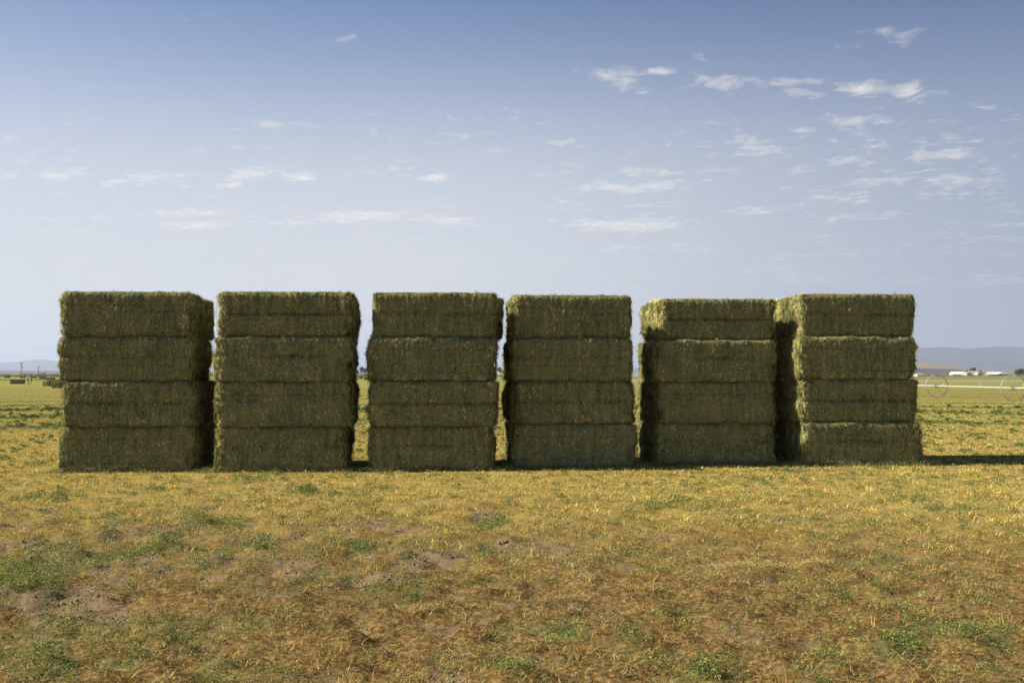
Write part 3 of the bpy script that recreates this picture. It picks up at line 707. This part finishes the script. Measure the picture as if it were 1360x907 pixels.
for k, (px, w, h, D, sh, lab) in enumerate([
        (1284.5, 3.0, 6.8, 1040, 'round', 'small dark tree behind the roof, left of the poplar group'),
        (1289.0, 2.2, 8.4, 1050, 'tall', 'slim poplar behind the barn roof, leftmost of three'),
        (1291.6, 2.2, 9.0, 1060, 'tall', 'slim poplar behind the barn roof, middle of three'),
        (1294.3, 2.4, 8.8, 1055, 'tall', 'slim poplar behind the barn roof, rightmost of three'),
        (1300.5, 4.5, 5.9, 1045, 'round', 'low round tree right of the poplars behind the farm buildings'),
        (1350.0, 6.5, 6.6, 900, 'round', 'rounded olive bush-like tree near the right frame edge'),
        (1356.5, 6.5, 7.2, 905, 'round', 'dark tree at the right frame edge beside the olive one'),
        (1364.0, 6.0, 6.5, 910, 'round', 'dark tree cut off by the right frame edge')]):
    tree(px, D, h * (1 if k < 5 else 1), w, lab, G2, sh, (0.045, 0.06, 0.025) if k != 5 else (0.12, 0.13, 0.04), 20 + k)

def brush():
    g = np.random.default_rng(5)
    # low scrub hedge band beyond the left field
    nc = 900; x = g.uniform(-520, 60, nc); y = 640 + g.uniform(0, 160, nc); hh = g.uniform(.6, 2.4, nc) * (0.6 + .8 * vnoise(x * .04, y * .0, 4))
    N = nc * 40; i = np.repeat(np.arange(nc), 40)
    P = np.stack([x[i] + g.normal(0, 1.6, N), y[i] + g.normal(0, 1.6, N), hh[i] * g.random(N) ** .7], 1)
    s = .32 * g.uniform(.6, 1.4, N); a = g.normal(size=(N, 3)); a /= np.linalg.norm(a, axis=1)[:, None]
    b = np.cross(a, g.normal(size=(N, 3))); b /= np.linalg.norm(b, axis=1)[:, None]; a *= s[:, None]; b *= s[:, None]
    V = np.stack([P - a, P + b, P + a, P - b], 1).reshape(-1, 3); F = (np.arange(N)[:, None] * 4 + np.array([[0, 1, 2, 3]])).reshape(-1)
    pal = np.array([(.26, .20, .13), (.16, .13, .09), (.30, .25, .16), (.10, .10, .05)])
    c = pal[g.integers(0, 4, nc)][i] * g.uniform(.7, 1.3, (N, 1))
    link('scrub', mesh_from('scrub', V, F, np.full(N, 4), [M_LEAF], colors=np.repeat(c, 4, axis=0)), kind='stuff', label='brown scrub along the far edge of the left field', cat='scrub')
    nc = 500; x = g.uniform(330, 760, nc); y = 960 + g.uniform(0, 22, nc); hh = g.uniform(.3, 1.3, nc)
    N = nc * 40; i = np.repeat(np.arange(nc), 40)
    P = np.stack([x[i] + g.normal(0, 1.6, N), y[i] + g.normal(0, 1.0, N), hh[i] * g.random(N) ** .7], 1)
    s = .35 * g.uniform(.6, 1.4, N); a = g.normal(size=(N, 3)); a /= np.linalg.norm(a, axis=1)[:, None]
    b = np.cross(a, g.normal(size=(N, 3))); b /= np.linalg.norm(b, axis=1)[:, None]; a *= s[:, None]; b *= s[:, None]
    V = np.stack([P - a, P + b, P + a, P - b], 1).reshape(-1, 3); F = (np.arange(N)[:, None] * 4 + np.array([[0, 1, 2, 3]])).reshape(-1)
    c = pal[g.integers(0, 4, nc)][i] * g.uniform(.6, 1.1, (N, 1))
    link('scrub', mesh_from('scrub_right', V, F, np.full(N, 4), [M_LEAF], colors=np.repeat(c, 4, axis=0)), kind='stuff', label='low brush along the road before the far farm buildings', cat='scrub')
brush()

# ------------------------------------------------------------------ farm buildings on the right
M_WHITE = simple('white_sheet_metal', (0.80, 0.80, 0.78), 0.5, 0, 0.06, .5)
M_CREAM = simple('cream_wall', (0.62, 0.52, 0.30), 0.8, 0, 0.08, .5)
M_ROOF = simple('grey_roof', (0.26, 0.25, 0.26), 0.7, 0, 0.1, .5)
M_PINK = simple('pale_roof', (0.66, 0.60, 0.60), 0.6, 0, 0.06, .5)
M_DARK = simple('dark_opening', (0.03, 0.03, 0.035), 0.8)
M_TAN = simple('tan_wall', (0.34, 0.28, 0.20), 0.8)
def gable_shed(px0, px1, D, eave, ridge, depth, name, cat, label, wall, roof, openings=()):
    a = at(px0, D); b = at(px1, D); w = (b - a).x
    e = bpy.data.objects.new(name, None); COL.objects.link(e); e.location = a
    e['label'] = label; e['category'] = cat; e['group'] = 'farm buildings across the right field'
    wm = MB(); wm.box(0, w, 0, depth, 0, eave)
    wm.v += [(0, 0, eave), (0, depth, eave), (0, depth / 2, ridge), (w, 0, eave), (w, depth, eave), (w, depth / 2, ridge)]
    wm.f += [[8, 9, 10], [11, 13, 12]]; wm.build('wall', wall, e)
    rf = MB(); t = .15; o_ = .3
    for s in (0, 1):
        y0 = -o_ if s == 0 else depth + o_; ze = eave - .12
        rf.v += [(-o_, y0, ze + .02), (w + o_, y0, ze + .02), (w + o_, depth / 2, ridge + .02), (-o_, depth / 2, ridge + .02),
                 (-o_, y0, ze + t + .02), (w + o_, y0, ze + t + .02), (w + o_, depth / 2, ridge + t + .02), (-o_, depth / 2, ridge + t + .02)]
        b_ = len(rf.v) - 8
        for q in ((0, 1, 2, 3), (4, 7, 6, 5), (0, 4, 5, 1), (1, 5, 6, 2), (3, 2, 6, 7), (0, 3, 7, 4)): rf.f.append([b_ + i for i in q])
    rf.build('roof', roof, e)
    for (x0, x1, z0, z1) in openings:
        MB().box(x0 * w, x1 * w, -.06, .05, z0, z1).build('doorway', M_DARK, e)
    return e
def gable_front(px0, px1, D, eave, ridge, depth, label, name='barn', openings=(), wall=None):
    """gable end faces the camera"""
    a = at(px0, D); w = (at(px1, D) - a).x
    e = bpy.data.objects.new(name, None); COL.objects.link(e); e.location = a
    e['label'] = label; e['category'] = 'barn'; e['group'] = 'farm buildings across the right field'
    MB().prism([(0, 0), (w, 0), (w, eave), (w / 2, ridge), (0, eave)], 0, depth).build('wall', wall or M_CREAM, e)
    r = MB(); o_ = .3; t = .18
    r.prism([(-o_, eave - .1), (w / 2, ridge + .04), (w / 2, ridge + .04 + t), (-o_, eave - .1 + t)], -o_, depth + o_)
    r.prism([(w / 2 + .002, ridge + .04), (w + o_, eave - .1), (w + o_, eave - .1 + t), (w / 2 + .002, ridge + .04 + t)], -o_, depth + o_)
    r.build('roof', M_ROOF, e)
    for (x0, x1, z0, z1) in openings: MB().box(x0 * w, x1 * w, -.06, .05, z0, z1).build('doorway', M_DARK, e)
gable_shed(1265, 1282, 1000, 2.0, 4.2, 8, 'shed', 'shed', 'long white shed, leftmost of the far farm buildings', M_WHITE, M_WHITE)
gable_front(1283.5, 1290, 990, 2.6, 4.2, 10, 'cream gabled barn with a dark doorway, right of the white shed', openings=[(.35, .8, 0, 1.9)])
gable_shed(1290.6, 1297.6, 1000, 3.3, 5.2, 12, 'barn', 'barn', 'grey-roofed middle barn between the two cream gabled barns', M_TAN, M_ROOF, [(.4, .6, 1.3, 2.2)])
gable_front(1298.2, 1304.5, 990, 2.6, 4.2, 10, 'cream gabled barn with a dark doorway, beside the low tan sheds', openings=[(.25, .75, 0, 1.9)])
gable_shed(1313, 1331, 1010, 1.8, 4.0, 8, 'shed', 'shed', 'long shed with a pale pinkish roof, near the right wheel', M_TAN, M_PINK)
gable_shed(1331.5, 1338, 1000, 1.9, 2.7, 8, 'shed', 'shed', 'small low dark shed right of the pale-roofed one', M_DARK, M_ROOF)
gable_shed(1218, 1226, 900, 1.6, 2.4, 8, 'shed', 'shed', 'low tan shed half hidden behind the rightmost stack', M_CREAM, M_TAN)

# ------------------------------------------------------------------ hills and mountains
def ridge(name, pts, D, depth, col, rough_amp, seed, zbase=0):
    """heightfield range: crest heights given along the horizon, falling to the plain front and back"""
    pxs = np.array([p[0] for p in pts], float); hs = np.array([(HOR - p[1]) / F_PX * D for p in pts])
    n = 420; m_ = 50
    px = np.linspace(pxs[0], pxs[-1], n); H = np.interp(px, pxs, hs)
    V = np.linspace(0, 1, m_)
    P, T = np.meshgrid(px, V, indexing='ij')
    y = D - depth * .5 + depth * T
    x = (P - 680) / F_PX * D
    prof = np.sin(math.pi * np.clip(T, 0, 1)) ** 1.2
    nz = fbm(x / depth * 5 + seed, y / depth * 6, seed, 5)
    z = np.repeat(H[:, None], m_, 1) * prof * (1 - rough_amp + 2 * rough_amp * nz.reshape(P.shape)) + zbase - 1.5 * (1 - prof)
    i = np.arange(n - 1)[:, None] * m_ + np.arange(m_ - 1)[None, :]
    F = np.stack([i, i + m_, i + m_ + 1, i + 1], -1).reshape(-1)
    mt = simple(name, col, 0.95, 0, 0.3, 1 / 300.0)
    link(name, mesh_from(name, np.stack([x.ravel(), y.ravel(), z.ravel()], 1), F, np.full(len(F) // 4, 4), [mt], smooth_shade=True), kind='structure')
ridge('mountains', [(700, 494), (850, 488), (1000, 474), (1120, 466), (1222, 461.5), (1250, 460.5), (1262, 462), (1290, 461.8), (1322, 459.3), (1345, 461), (1380, 463), (1500, 458), (1700, 466), (1900, 480)], 15000, 5000, (0.085, 0.09, 0.095), .05, 3)
ridge('mountains', [(-500, 488), (-200, 482), (-60, 484), (0, 482.5), (22, 480.5), (34, 481.5), (45, 479.5), (57, 478), (80, 480), (140, 484), (220, 489), (320, 493), (600, 495)], 19000, 5000, (0.11, 0.11, 0.11), .05, 8)
ridge('hill', [(-400, 492), (-50, 491.2), (0, 491.5), (60, 491.8), (120, 492.5), (300, 494.5), (420, 496)], 6500, 1500, (0.07, 0.07, 0.06), .06, 12)
ridge('hill', [(1080, 474), (1180, 477), (1222, 483.5), (1240, 487.5), (1262, 491.5), (1290, 493.5), (1400, 495)], 5200, 1800, (0.20, 0.15, 0.09), .10, 15)
ridge('hill', [(1060, 486), (1180, 487), (1225, 488.5), (1250, 489.5), (1262, 492), (1285, 494.5), (1330, 496)], 4200, 900, (0.055, 0.05, 0.05), .10, 18)

# ------------------------------------------------------------------ thin high clouds
CL = [(269,20,16,3,.5),(450,46,25,5,.3),(390,24,12,3,.3),(47,173,22,4,.3),(818,97,30,12,.85),(877,92,20,6,.85),(855,115,12,5,.35),(936,71,8,3,.4),
 (965,104,40,9,.6),(1045,104,18,9,.85),(1082,101,14,6,.5),(1076,124,26,8,.65),(1150,116,34,10,.9),(1200,117,36,8,.75),(1185,45,30,8,.5),(1133,56,18,4,.35),
 (1130,160,25,7,.75),(1170,155,32,6,.45),(1070,170,25,5,.65),(1101,183,11,5,.65),(1155,175,17,3,.3),(1000,195,38,12,.6),(990,181,16,5,.5),
 (1230,203,22,10,.55),(1270,202,38,9,.85),(1275,183,36,6,.55),(1223,185,14,4,.5),(1345,212,20,7,.35),(1265,240,32,11,.65),(1310,243,28,8,.55),(1350,272,20,6,.4),
 (1133,214,38,6,.75),(1165,240,42,7,.6),(1070,224,18,6,.5),(965,228,25,4,.55),(1060,247,25,4,.35),(1120,262,40,8,.6),(1120,288,38,5,.6),(1020,278,28,4,.7),
 (970,274,44,4,.4),(735,188,24,6,.5),(577,234,24,4.5,.95),(525,178,20,4,.3),(740,265,15,5,.5),(860,228,38,6,.6),(815,247,60,6,.75),(873,245,24,8,.85),
 (850,271,28,4,.6),(835,297,72,9,.95),(732,290,14,4,.45),(818,330,42,4,.4),(370,163,35,5,.75),(295,177,14,3,.5),(75,228,36,9,.75),(10,231,16,5,.45),
 (143,240,20,6,.75),(195,236,36,9,.7),(243,232,12,4,.5),(245,247,10,4,.5),(335,231,30,9,.85),(395,232,24,6,.95),(310,245,20,6,.7),(260,281,64,5.5,.75),
 (262,298,50,4.5,.75),(345,292,40,4,.4),(385,294,42,3.5,.5),(480,286,64,7,.95),(590,291,48,6,.7),(85,304,38,3,.4),(140,374,50,3,.25),(1140,335,60,4,.25),
 (1040,342,30,3,.45),(1330,297,48,5,.45),(1330,372,62,6,.4),(1210,373,62,4,.35),(585,325,60,4,.2),(1150,355,90,4,.25),(560,350,60,3,.2),(1300,335,60,5,.3),(1345,145,18,5,.4),(1300,140,16,4,.45)]
def clouds():
    H = 2600.0
    sx = np.arange(-160, 1521, 5.0); sy = np.arange(-30, 384, 2.5)
    X, Y = np.meshgrid(sx, sy)
    d = np.zeros_like(X)
    wx = (fbm(X * .03, Y * .06, 500, 3) - .5) * 26; wy = (fbm(X * .03, Y * .08, 510, 3) - .5) * 9
    for (a, b, w, h, k) in CL:
        d = np.maximum(d, k * np.exp(-((np.abs((X + wx - a) / w / 1.12)) ** 2.4 + (np.abs((Y + wy - b) / h / 1.15)) ** 2.2)))
    wisps = .36 * smooth(.46, .74, fbm(X * .012, Y * .07, 700, 4)) * smooth(110, 220, Y) * (.6 + .4 * smooth(500, 1100, X))
    edge = (X < -60) | (X > 1420)
    wisps = np.where(edge, .6 * smooth(.5, .75, fbm(X * .015, Y * .05, 700, 4)), wisps)
    d = np.maximum(d, wisps)
    k = H / ((HOR - Y) / F_PX)
    VX = (X - 680) / F_PX * k; VY = k
    # spherical earth drop keeps the layer from being a plain plane at long range
    V = np.stack([VX.ravel(), VY.ravel(), np.full(X.size, H) + (fbm(X * .02, Y * .05, 3, 2).ravel() - .5) * 60], 1)
    nr, nc = X.shape; i = np.arange(nr - 1)[:, None] * nc + np.arange(nc - 1)[None, :]
    q = np.stack([i, i + 1, i + nc + 1, i + nc], -1).reshape(-1, 4)
    dd = d.ravel(); q = q[dd[q].max(1) > .03]
    used = np.unique(q); remap = -np.ones(len(dd), int); remap[used] = np.arange(len(used))
    m, n, l, out = new_mat('cloud')
    tr = n.new('ShaderNodeBsdfTransparent'); ts = n.new('ShaderNodeBsdfTranslucent'); ts.inputs['Color'].default_value = (.62, .62, .62, 1)
    df = n.new('ShaderNodeBsdfDiffuse'); df.inputs['Color'].default_value = (.9, .9, .9, 1)
    ms = n.new('ShaderNodeMixShader'); ms.inputs[0].default_value = .25; l.new(ts.outputs[0], ms.inputs[1]); l.new(df.outputs[0], ms.inputs[2])
    mx = n.new('ShaderNodeMixShader'); a_ = n.new('ShaderNodeAttribute'); a_.attribute_name = 'cover'
    tc = n.new('ShaderNodeTexCoord'); mp = n.new('ShaderNodeMapping'); mp.inputs['Scale'].default_value = (1 / 200., 1 / 260., 1 / 300.)
    mp.inputs['Rotation'].default_value = (0, 0, .12)
    nz = n.new('ShaderNodeTexNoise'); nz.inputs['Scale'].default_value = 1; nz.inputs['Detail'].default_value = 5; nz.inputs['Roughness'].default_value = .6; nz.inputs['Distortion'].default_value = .4
    l.new(tc.outputs['Object'], mp.inputs[0]); l.new(mp.outputs[0], nz.inputs['Vector'])
    # alpha = clamp((noise - 0.62 + 0.45*density) * 2.4) * density-ish
    m1 = n.new('ShaderNodeMath'); m1.operation = 'MULTIPLY_ADD'; l.new(a_.outputs['Fac'], m1.inputs[0]); m1.inputs[1].default_value = 1.0; m1.inputs[2].default_value = -1.50
    m2 = n.new('ShaderNodeMath'); m2.operation = 'MULTIPLY_ADD'; l.new(nz.outputs['Fac'], m2.inputs[0]); m2.inputs[1].default_value = 2.5; l.new(m1.outputs[0], m2.inputs[2])
    m3 = n.new('ShaderNodeMath'); m3.operation = 'MULTIPLY'; m3.use_clamp = True; l.new(m2.outputs[0], m3.inputs[0]); m3.inputs[1].default_value = 1.0
    m4 = n.new('ShaderNodeMath'); m4.operation = 'MULTIPLY'; m4.use_clamp = True; l.new(m3.outputs[0], m4.inputs[0]); m4.inputs[1].default_value = .52
    l.new(m4.outputs[0], mx.inputs[0]); l.new(tr.outputs[0], mx.inputs[1]); l.new(ms.outputs[0], mx.inputs[2]); l.new(mx.outputs[0], out.inputs['Surface'])
    me = mesh_from('clouds', V[used], remap[q].reshape(-1), np.full(len(q), 4), [m], attr={'cover': dd[used]}, smooth_shade=True)
    link('clouds', me, kind='structure')
clouds()

# ------------------------------------------------------------------ haze
def haze():
    m, n, l, out = new_mat('haze'); v = n.new('ShaderNodeVolumePrincipled')
    v.inputs['Color'].default_value = (.66, .78, 1.0, 1); v.inputs['Density'].default_value = 5.2e-5; v.inputs['Anisotropy'].default_value = .2
    l.new(v.outputs[0], out.inputs['Volume'])
    MB().box(-48000, 48000, -500, 47500, -3, 540).build('haze', m, kind='stuff', label='thin pale haze over the plain', cat='haze')
haze()
